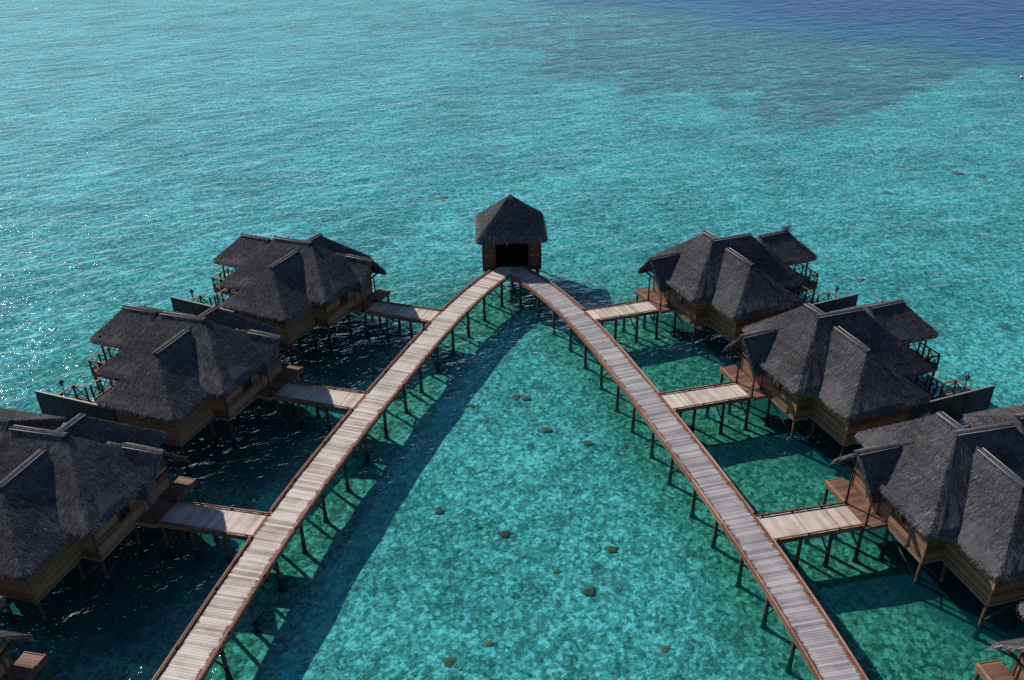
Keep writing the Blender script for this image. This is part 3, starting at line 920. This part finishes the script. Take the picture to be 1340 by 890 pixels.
    m.beam((xa, ys, z1), (xb, ys, z1), 0.10, 0.07); m.beam((xa, ys, z0), (xb, ys, z0), 0.08, 0.07)
    m.box(xa, xb, ys-0.012, ys+0.03, z0, z1-0.02)
    npan = 3
    for i in range(npan):
        a0, a1 = xa+(xb-xa)*i/npan, xa+(xb-xa)*(i+1)/npan
        m.box(a0-0.04, a0+0.04, ys-0.05, ys+0.05, z0-0.2, z1)
        hh = z1-z0-0.08; wd = (a1-a0)
        for side2 in (0, 1):
            xl, xr = (a0+0.04, (a0+a1)/2-0.004) if side2 == 0 else ((a0+a1)/2+0.004, a1-0.04)
            for k in range(-9, 14):
                zs = z0+0.04+k*0.19
                dzs = (xr-xl)*0.95
                za0, za1 = (zs, zs+dzs) if side2 == 0 else (zs+dzs, zs)
                poly = [(xl, za0+0.006, 0), (xr, za1+0.006, 0), (xr, za1+0.184, 0), (xl, za0+0.184, 0)]
                poly = clip_half(poly, lambda x, z: z-z0-0.04)
                poly = clip_half(poly, lambda x, z: z1-0.04-z) if len(poly) > 2 else []
                if len(poly) < 3: continue
                n = len(poly)
                o = random.uniform(0.014, 0.024)
                v = [(p[0], ys-0.012-o, p[1]) for p in poly]+[(p[0], ys-0.0125, p[1]) for p in poly]
                m.add(v, [tuple(range(n))]+[((j+1) % n, j, n+j, n+(j+1) % n) for j in range(n)])
    m.box(xb-0.05, xb+0.05, ys-0.05, ys+0.05, z0-0.15, z1+0.02)
    sc = B_(m, 'privacy_screen', 'screen')
    m = MB(); m.beam((xa, ys, z1+0.05), (xb+0.05, ys, z1+0.05), 0.10, 0.025); B_(m, 'screen_cap', 'pipe', sc)
    # gazebo over the terrace
    m = MB()
    GAZ.shell(m, 0.24)
    blades(m, [GAZ, MAIN], GAZ, 560); fringe(m, GAZ, [GAZ, MAIN])
    gz = B_(m, 'gazebo_roof', 'thatch')
    m = MB(); ridge_roll(m, (10.0, 2.05, 3.54), (12.85, 2.05, 3.53), 0.17); B_(m, 'ridge_cap', 'thatch', gz)
    m = MB()
    for s in (-1, 1): m.tube([(10.1, 2.05+s*0.18, 3.485), (12.75, 2.05+s*0.18, 3.475)], 0.013, 6)
    B_(m, 'ridge_pole', 'bamboo', gz)
    for x, y in ((13.3, -0.2), (13.3, 4.3), (10.4, -0.2), (10.4, 4.3)):
        m = MB(); m.tube([(x, y, 0), (x, y, 2.3)], 0.07, 8); B_(m, 'gazebo_post', 'rail')
    # --- stilts
    spots = [(1.32, -2.85), (2.46, -6.03), (2.5, -3.2), (4.6, -6.0), (6.75, -6.0), (4.2, -2.9), (6.8, -2.9), (8.85, -2.85),
             (1.32, -0.2), (1.32, 2.85), (4.5, 3.7), (8.8, 2.85), (4.5, 0.3), (0.15, 3.6), (10.9, -3.85), (12.3, -6.0), (12.3, -4.15),
             (9.6, -6.0), (13.4, -1.35), (13.4, 1.9), (13.4, 4.9), (10.5, 4.9)]
    for x, y in spots:
        B_(pile_mb(x, y, -0.2, 0.10, 0.04), 'stilt', 'pile')
    for a, b in (((1.32, -2.85, -0.35), (2.5, -3.2, -1.5)), ((4.6, -6.0, -0.35), (2.46, -6.03, -1.4)), ((1.32, -0.2, -0.35), (1.32, -2.85, -1.5))):
        m = MB(); m.tube([a, b], 0.05, 7); B_(m, 'brace', 'pile')
    m = MB(); m.tube([(2.75, -4.3, -0.22), (2.75, -4.36, -0.5), (2.78, -4.55, -0.6), (2.9, -5.7, -0.60)], 0.045, 8)
    B_(m, 'waste_pipe', 'pipe')
    return root

def place(o, side, k, label):
    x, y, a = POSE[(side, k)]
    o.location = (x, y, BED_Z)
    o.rotation_euler = (0, 0, math.radians(a))
    tag(o, label, 'villa', 'thatched villas standing over the lagoon')

VLAB = {
    (1, 1): 'thatched villa of the right row nearest the pavilion, its sea gazebo roof ragged',
    (1, 2): 'thatched villa of the right row, second from the pavilion, whole in view',
    (1, 3): 'large thatched villa of the right row, third from the pavilion, cut off',
    (1, 4): 'villa of which only a red porch deck and a thatch tip show, bottom right corner',
    (-1, 1): 'thatched villa of the shaded left row nearest the pavilion',
    (-1, 2): 'thatched villa of the shaded left row, second from the pavilion, chevron screen showing',
    (-1, 3): 'large dark thatched villa of the left row, third from the pavilion, cut off',
    (-1, 4): 'villa of which only a dark porch deck and a thatch tip show, bottom left corner'}
VILLA = {}
for side in (1, -1):
    proto = make_villa(side < 0)
    for k in (1, 2, 3, 4):
        o = proto if k == 1 else copy_tree(proto)
        place(o, side, k, VLAB[(side, k)]); VILLA[(side, k)] = o

def tuft(m, c, r, n, tone, up=0.9):
    for _ in range(n):
        a = random.uniform(0, 2*math.pi); q = r*math.sqrt(random.random())
        b0 = Vector((c[0]+q*math.cos(a), c[1]+q*math.sin(a), c[2]))
        d = Vector((math.cos(a)*random.uniform(0.2, 1), math.sin(a)*random.uniform(0.2, 1), up*random.uniform(0.2, 1)))*r*1.1
        s_ = Vector((-math.sin(a), math.cos(a), 0))*0.02
        m.add([b0-s_, b0+s_, b0+d+s_*0.3, b0+d-s_*0.3], [(0, 1, 2, 3)], tone=tone+random.uniform(-0.15, 0.2))
def add_part(root, m, name, mat):
    o = m.build(name, M[mat], root, False, -BED_Z); return o
villas = {tuple(k): o for k, o in VILLA.items()}
m = MB(); tuft(m, (12.75, 2.05, 3.50), 0.42, 90, 0.25, 0.8); add_part(villas[(1, 1)], m, 'loose_straw', 'thatch')
m = MB(); tuft(m, (13.6, 0.3, 2.35), 0.35, 60, 0.85, 0.5); add_part(villas[(1, 1)], m, 'loose_straw', 'thatch')
for c, r in (((4.55, 2.42, 4.22), 0.30), ((4.0, 2.05, 3.85), 0.17)):
    m = MB(); m.lathe((c[0], c[1], c[2]), [(r, -0.25), (r*0.9, -0.02), (r*0.45, 0.05), (0.03, 0.02)], 12, smooth=True, tone=-0.3); tuft(m, c, r, 60, 0.1, 0.35)
    add_part(villas[(1, 3)], m, 'rotted_thatch', 'thatch')

# ------------------------------------------------------------------ lamps on the sun decks
def make_lamp():
    root = empty('deck_lamp', (0, 0, 0))
    m = MB(); m.lathe((0, 0, 0), [(0.09, 0), (0.09, 0.05), (0.045, 0.09), (0.03, 0.14), (0.026, 1.45), (0.05, 1.50)], 10, smooth=True)
    m.build('lamp_pole', M['metal'], root)
    m = MB(); m.lathe((0, 0, 1.50), [(0.07, 0), (0.12, 0.24)], 6); hd = m.build('lantern', M['glass'], root)
    m = MB(); m.lathe((0, 0, 1.741), [(0.19, 0), (0.16, 0.03), (0.05, 0.15), (0.02, 0.17), (0.03, 0.21), (0.01, 0.24)], 6); m.build('lantern_cap', M['metal'], hd)
    m = MB()
    for j in range(6):
        a = j*math.pi/3
        m.beam((0.072*math.cos(a), 0.072*math.sin(a), 1.49), (0.124*math.cos(a), 0.124*math.sin(a), 1.745), 0.016, 0.016)
    m.build('lantern_bar', M['metal'], hd)
    return root
lamp0 = make_lamp()
first = True
for (side, k), lab in (((1, 1), 'black lantern post on the sun deck of the far right villa'), ((1, 2), 'black lantern post behind the dark screen of the middle right villa'),
                       ((-1, 1), 'black lantern post on the sun deck of the far left villa'), ((-1, 2), 'black lantern post behind the chevron screen of the middle left villa')):
    o = lamp0 if first else copy_tree(lamp0)
    first = False
    x, y, a = POSE[(side, k)]; a = math.radians(a)
    lx, ly = 12.18*side, -4.95
    o.location = (x+math.cos(a)*lx-math.sin(a)*ly, y+math.sin(a)*lx+math.cos(a)*ly, -0.156)
    tag(o, lab, 'lamp post', 'lantern posts on the villa sun decks')

# ------------------------------------------------------------------ boardwalks and footbridges
for side in (-1, 1): boardwalk(side)
FLAB = {(-1, 1): 'short plank footbridge to the far left villa, part in shade', (-1, 2): 'short plank footbridge to the middle left villa, half in shade',
        (-1, 3): 'short plank footbridge to the near left villa, shaded at its villa end',
        (1, 1): 'short pale plank footbridge to the far right villa', (1, 2): 'short pale plank footbridge to the middle right villa',
        (1, 3): 'short pale plank footbridge to the near right villa'}
for (s, k), lab in FLAB.items(): footbridge(s, k, lab)

# ------------------------------------------------------------------ pavilion
def pavilion():
    cx, cy = 0.06, 69.25
    root = empty('pavilion', (cx, cy, BED_Z), math.radians(1.5))
    tag(root, 'square open pavilion with a pointed thatched roof where the two boardwalks meet', 'pavilion')
    up = -BED_Z
    B_ = lambda m, name, mat, parent=root: m.build(name, M[mat], parent, False, up)
    m = MB()
    R = Hip(-2.92, 2.92, -3.0, 3.0, (-0.12, 0.0, 5.38), (0.12, 0.0, 5.38), 2.62, round_=0.35)
    R.shell(m, 0.32); blades(m, [R], R, 560); fringe(m, R, [R], 90, 0.15, 0.45)
    rf = B_(m, 'roof', 'thatch')
    m = MB(); m.lathe((0, 0, 5.25), [(0.30, -0.12), (0.24, 0.05), (0.12, 0.17), (0.05, 0.25)], 10, smooth=True, tone=0.9); B_(m, 'roof_finial', 'thatch', rf)
    m = MB()
    for i in range(34):
        y = -2.5+5.0*i/34
        m.box(-2.4, 2.4, y+0.005, y+5.0/34-0.005, -0.06, -0.015+random.uniform(-0.004, 0.004))
    m.box(-2.42, 2.42, -2.42, 2.42, -0.30, -0.065)
    B_(m, 'floor', 'rail')
    for x in (-2.4, -1.42, 1.42, 2.4):
        m = MB(); m.box(x-0.07, x+0.07, -2.5, -2.36, -0.35, 2.5); B_(m, 'post', 'rail')
    for x, y in ((-2.4, 0), (2.4, 0), (-2.4, 2.43), (2.4, 2.43), (-0.8, 2.43), (0.8, 2.43)):
        m = MB(); m.box(x-0.07, x+0.07, y-0.07, y+0.07, -0.35, 2.5); B_(m, 'post', 'rail')
    m = MB()
    for a, b in (((-2.4, -2.43), (2.4, -2.43)), ((-2.4, 2.43), (2.4, 2.43)), ((-2.4, -2.35), (-2.4, 2.35)), ((2.4, -2.35), (2.4, 2.35))):
        m.beam((*a, 2.56), (*b, 2.56), 0.12, 0.12)
    B_(m, 'ring_beam', 'rail')
    def lattice(a, b, z0, z1, bar=0.045):
        m = MB()
        a, b = np.array(a, float), np.array(b, float)
        L = np.linalg.norm(b-a); d = (b-a)/L; H = z1-z0
        for sg in (1, -1):
            k = -int(H/0.17)-1
            while k*0.17 < L:
                # diagonal slat from (s, z0) upwards, clipped to the panel
                s0, s1 = k*0.17, k*0.17+H
                t0, t1 = max(0, -s0/H), min(1, (L-s0)/H)
                if t1-t0 > 0.05:
                    zz0, zz1 = z0+H*t0, z0+H*t1
                    if sg < 0: zz0, zz1 = z1-H*t0, z1-H*t1
                    p, q = a+d*(s0+H*t0), a+d*(s0+H*t1)
                    nn = np.array([-d[1], d[0]])*0.012*sg
                    m.beam((*(p+nn), zz0), (*(q+nn), zz1), bar, 0.02, up=(d[1], -d[0], 0.001))
                k += 1
        for z in (z0, z1): m.beam((*a, z), (*b, z), 0.07, 0.08)
        return m
    for a, b in (((-2.33, -2.43), (-1.49, -2.43)), ((1.49, -2.43), (2.33, -2.43))):
        B_(lattice(a, b, 0.05, 0.95), 'lattice_panel', 'railtop'); B_(lattice(a, b, 1.05, 2.45), 'lattice_panel', 'railtop')
    for a, b in (((-2.4, -2.3), (-2.4, -0.07)), ((-2.4, 0.07), (-2.4, 2.3)), ((2.4, -2.3), (2.4, -0.07)), ((2.4, 0.07), (2.4, 2.3))):
        B_(lattice(a, b, 0.0, 0.95), 'lattice_panel', 'railtop')
        B_(lattice(a, b, 1.05, 2.45), 'lattice_panel', 'railtop')
    m = MB(); wall_boards(m, (2.33, 2.45), (-2.33, 2.45), -0.05, 2.45); B_(m, 'back_wall', 'screen')
    for sx in (-1, 1):  # solid boards added behind the lattice to keep sun out of the interior
        m = MB(); wall_boards(m, (sx*2.34, (2.3 if sx < 0 else -2.3)), (sx*2.34, (-2.3 if sx < 0 else 2.3)), -0.05, 2.45); B_(m, 'sun_block_wall', 'screen')
    m = MB()
    for x in (-2.0, 0, 2.0):
        pass
    for x in (-2.2, 0, 2.2):
        for y in (-2.2, 0, 2.2): B_(pile_mb(x, y, -0.2, 0.11), 'pile', 'pile')
    m = MB()
    for a, b in (((-2.43, -2.43), (2.43, -2.43)), ((-2.43, -2.4), (-2.43, 2.4)), ((2.43, -2.4), (2.43, 2.4))):
        m.beam((*a, -0.2), (*b, -0.2), 0.06, 0.26)
    B_(m, 'floor_edge', 'rail')
    return root
pavilion()

# ------------------------------------------------------------------ corals and floats
def coral(x, y, r, label, group=None):
    m = MB()
    n, k = 14, 8
    V, F = [], []
    ph = rng.uniform(0, 6.28, 6)
    sx, sy = rng.uniform(0.8, 1.2, 2)
    for i in range(k+1):
        t = i/k
        el = (t-0.25)*math.pi/2/0.75 if t > 0.25 else 0
        for j in range(n):
            a = 2*math.pi*j/n
            q = 1+0.16*math.sin(3*a+ph[0])+0.12*math.sin(5*a+ph[1]+4*t)+0.10*math.sin(2*a+ph[2])+rng.normal(0, 0.05)
            rr = r*q*(math.cos(el) if i < k else 0.03)
            z = r*0.62*math.sin(max(el, 0))*(1+0.12*math.sin(4*a+ph[3])) if t > 0.25 else -0.12*(1-t/0.25)
            V.append((rr*sx*math.cos(a), rr*sy*math.sin(a), z))
    for i in range(k):
        for j in range(n):
            F.append((i*n+j, i*n+(j+1) % n, (i+1)*n+(j+1) % n, (i+1)*n+j))
    F.append(tuple(range(k*n, k*n+n)))
    m.add(V, F, tone=rng.uniform(0.1, 0.7), smooth=True)
    o = m.build('coral_head', M['coral'])
    o.scale = (0.60, 0.60, 0.30)
    o.location = (x, y, BED_Z)
    tag(o, label, 'coral', group)

# camera maths, also used to set the corals where the photograph shows them on the sea bed
FOC, PITCH, ROLL, CAM_H = 1144.0936569131916, math.radians(29.766539275184915), math.radians(-1.1104235220018737), 31.081236681229434
fw = np.array([0, math.cos(PITCH), -math.sin(PITCH)]); u0 = np.array([0, math.sin(PITCH), math.cos(PITCH)]); r0 = np.array([1.0, 0, 0])
cr, sr = math.cos(ROLL), math.sin(ROLL)
RV, UV = cr*r0+sr*u0, -sr*r0+cr*u0
CORALS = [
    (-0.30, 28.2, 0.0, None),
]
def bed_point(px, py):
    d = (px-670)/FOC*RV-(py-445)/FOC*UV+fw
    t = (BED_Z-CAM_H)/d[2]
    return (d*t)[:2]
for px, py, r, lab in (
        (588, 867, 0.55, 'round brown coral head on the pale lagoon floor at the bottom of the picture'),
        (771, 774, 0.52, 'round brown coral head standing alone on pale sand near the middle of the lagoon'),
        (800, 719, 0.55, 'brown coral head with a greenish top, just beyond the lone round one'),
        (660, 699, 0.55, 'darkish coral head in the very middle between the two boardwalks'),
        (575, 669, 0.50, 'dull coral lump near the edge of the long boardwalk shadow'),
        (871, 850, 0.45, 'small brown coral head at the bottom, near the grey boardwalk'),
        (641, 842, 0.32, 'small coral lump right beside the bottom round coral head'),
        (729, 748, 0.32, 'small coral lump on the sand left of the lone round head'),
        (628, 691, 0.30, 'small dark coral lump left of the middle coral head'),
        (715, 563, 0.62, 'dark angular coral head in the far part of the lagoon'),
        (615, 531, 0.50, 'dark coral lump at the far end of the boardwalk shadow'),
        (675, 520, 0.48, 'first of two dark coral lumps below the pavilion end'),
        (689, 522, 0.48, 'second of two dark coral lumps below the pavilion end'),
        (770, 581, 0.50, 'dim coral lump near the grey boardwalk, far part of the lagoon'),
        (580, 260, 0.95, 'dark coral head in open water left of the pavilion roof'),
        (1254, 227, 0.9, 'dark coral head in open water beyond the right villas'),
        (1285, 231, 0.8, 'flat dark coral head to the right of its darker neighbour in open water'),
        (1125, 366, 0.6, 'dark coral lump beyond the lantern of the far right villa')):
    x, y = bed_point(px, py)
    coral(x, y, r, lab, 'coral heads on the lagoon floor')

def float_buoy(px, py, r, lab, mats):
    d = (px-670)/FOC*RV-(py-445)/FOC*UV+fw
    t = (WATER_Z-CAM_H)/d[2]
    x, y = (d*t)[:2]
    root = empty('mooring_float', (x, y, WATER_Z))
    prof = [(r*math.cos(a), r*(math.sin(a)+0.35)) for a in np.linspace(-1.4, 1.4, 10)]
    m = MB(); m.lathe((0, 0, 0), prof[:6], 12, smooth=True); m.build('float_body', M[mats[0]], root)
    m = MB(); m.lathe((0, 0, 0.002), prof[5:], 12, smooth=True); m.build('float_top', M[mats[1]], root)
    m = MB(); m.tube([(0, 0, r*1.3), (0, 0, r*1.75)], r*0.12, 6); m.build('eye', M['metal'], root)
    tag(root, lab, 'float')
float_buoy(1337, 102, 0.26, 'red and white mooring float at the edge of the reef', ('buoy', 'buoyw'))

# ------------------------------------------------------------------ sea bed, water
def axis(lo, hi, a, b, fine, grow=1.16):
    v = list(np.arange(a, b+1e-6, fine))
    s = fine
    while v[-1] < hi: s *= grow; v.append(v[-1]+s)
    s = fine
    while v[0] > lo: s *= grow; v.insert(0, v[0]-s)
    return np.array(v)

def smooth01(x): x = np.clip(x, 0, 1); return x*x*(3-2*x)

def sheet(name, xs, ys, zf, mat, attrs):
    X, Y = np.meshgrid(xs, ys)
    X, Y = X.ravel(), Y.ravel()
    A = attrs(X, Y)
    Z = zf(X, Y, A)
    nx, ny = len(xs), len(ys)
    i, j = np.meshgrid(np.arange(nx-1), np.arange(ny-1))
    a = (j*nx+i).ravel()
    F = np.stack([a, a+1, a+nx+1, a+nx], 1)
    me = bpy.data.meshes.new(name)
    me.vertices.add(len(X)); me.vertices.foreach_set('co', np.stack([X, Y, Z], 1).astype(np.float32).ravel())
    me.loops.add(F.size); me.loops.foreach_set('vertex_index', F.ravel().astype(np.int32))
    me.polygons.add(len(F)); me.polygons.foreach_set('loop_start', np.arange(0, F.size, 4, dtype=np.int32))
    me.update(calc_edges=True)
    me.polygons.foreach_set('use_smooth', np.ones(len(F), bool))
    for k, v in A.items():
        at = me.attributes.new(k, 'FLOAT', 'POINT'); at.data.foreach_set('value', v.astype(np.float32))
    me.validate(); me.materials.append(mat)
    o = bpy.data.objects.new(name, me); COL.objects.link(o)
    o['kind'] = 'structure'
    return o

armpts = np.concatenate([arm_samples(s, 66, 12, 1.0)[0] for s in (-1, 1)])
def bed_attrs(X, Y):
    d = 0.738*X+0.675*Y-155.7            # signed distance past the reef edge
    tau = 0.675*X-0.738*Y
    wob = 4*np.sin(tau*0.11)+2.5*np.sin(tau*0.29+1)
    deep = smooth01((d+wob+10)/34)
    coral = smooth01((d+wob+64)/26)*smooth01((-52-tau+0.02*wob)/5)*(0.35+0.65*smooth01((tau+190)/90))
    coral = np.maximum(coral, 0.55*smooth01((d+10)/10)*(1-deep))
    dist = np.full(X.shape, 1e9)
    near = (np.abs(X) < 80) & (Y < 110) & (Y > -30)
    dd = np.full(near.sum(), 1e9)
    xn, yn = X[near], Y[near]
    for p in armpts: dd = np.minimum(dd, np.hypot(xn-p[0], yn-p[1]))
    dist[near] = dd
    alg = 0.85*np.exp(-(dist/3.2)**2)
    # green weed between arms and villas, deepened to paint in shade under the villas
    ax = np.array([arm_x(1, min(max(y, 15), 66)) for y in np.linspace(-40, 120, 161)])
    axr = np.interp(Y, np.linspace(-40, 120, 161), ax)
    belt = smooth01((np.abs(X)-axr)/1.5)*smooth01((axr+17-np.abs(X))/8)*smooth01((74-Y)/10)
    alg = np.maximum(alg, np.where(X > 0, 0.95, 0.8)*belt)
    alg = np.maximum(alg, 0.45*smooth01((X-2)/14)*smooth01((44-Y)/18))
    villa_shade = np.zeros(X.shape)  # painted shade under each villa, reaching further towards the left boardwalk
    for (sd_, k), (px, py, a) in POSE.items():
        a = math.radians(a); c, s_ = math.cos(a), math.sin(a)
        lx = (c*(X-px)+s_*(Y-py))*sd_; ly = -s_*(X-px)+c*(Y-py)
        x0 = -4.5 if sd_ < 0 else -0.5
        villa_shade = np.maximum(villa_shade, smooth01((lx-x0)/3)*smooth01((11.5-lx)/3)*smooth01((ly+8)/3)*smooth01((6.0-ly)/3))
    return dict(deep=deep, coral=coral, algae=alg, villa_shade=villa_shade)
def bed_z(X, Y, A):
    z = np.full(X.shape, BED_Z)
    d = 0.738*X+0.675*Y-155.7
    z -= 22*smooth01(d/120)
    amp = smooth01((np.hypot(X, Y-45)-5)/60)*0+1
    z += 0.05*np.sin(X*0.9+1.7*np.sin(Y*0.31))*np.sin(Y*1.1+1.3*np.sin(X*0.27))
    return z
xs = axis(-1500, 1500, -70, 90, 0.8); ys = axis(-250, 2500, 5, 190, 0.8)
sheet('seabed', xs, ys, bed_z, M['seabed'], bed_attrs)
xs = axis(-1500, 1500, -90, 110, 4.0, 1.25); ys = axis(-250, 2500, -10, 240, 4.0, 1.25)
sheet('water', xs, ys, lambda X, Y, A: np.full(X.shape, WATER_Z), M['water'], lambda X, Y: dict(deep=bed_attrs(X, Y)['deep']))

# ------------------------------------------------------------------ light, sky, camera
SUN_EL, SUN_AZ = math.radians(33.5), math.radians(-45)     # azimuth clockwise from +y
sun = bpy.data.lights.new('Sun', 'SUN')
sun.energy = 5.0; sun.angle = math.radians(0.53); sun.color = (1.0, 0.955, 0.90)
so = bpy.data.objects.new('Sun', sun); COL.objects.link(so)
sd = Vector((math.sin(SUN_AZ)*math.cos(SUN_EL), math.cos(SUN_AZ)*math.cos(SUN_EL), math.sin(SUN_EL)))
so.rotation_euler = sd.to_track_quat('Z', 'Y').to_euler()
so.location = sd*100
w = bpy.data.worlds.new('World'); scene.world = w; w.use_nodes = True
nt = w.node_tree; nt.nodes.clear()
sky = nt.nodes.new('ShaderNodeTexSky'); sky.sky_type = 'NISHITA'; sky.sun_disc = False
sky.sun_elevation = SUN_EL; sky.sun_rotation = SUN_AZ
sky.air_density = 0.5; sky.dust_density = 0.12; sky.ozone_density = 2.0
bg = nt.nodes.new('ShaderNodeBackground'); bg.inputs[1].default_value = 0.125
wo = nt.nodes.new('ShaderNodeOutputWorld')
nt.links.new(sky.outputs[0], bg.inputs[0]); nt.links.new(bg.outputs[0], wo.inputs[0])

cam = bpy.data.cameras.new('Camera')
cam.sensor_fit = 'HORIZONTAL'; cam.sensor_width = 36.0; cam.lens = FOC/1340*36
cam.clip_start = 0.5; cam.clip_end = 6000
co = bpy.data.objects.new('Camera', cam); COL.objects.link(co)
mw = Matrix.Identity(4)
for i in range(3):
    mw[i][0], mw[i][1], mw[i][2] = RV[i], UV[i], -fw[i]
mw[2][3] = CAM_H
co.matrix_world = mw
scene.camera = co
vs = scene.view_settings
vs.view_transform = 'Standard'; vs.look = 'None'; vs.gamma = 1.0; vs.exposure = 0.28
vs.use_curve_mapping = False
scene.cycles.use_denoising = False
scene.cycles.max_bounces = 6
scene.cycles.diffuse_bounces = 2
scene.cycles.glossy_bounces = 3
scene.cycles.transparent_max_bounces = 8
scene.cycles.sample_clamp_indirect = 4
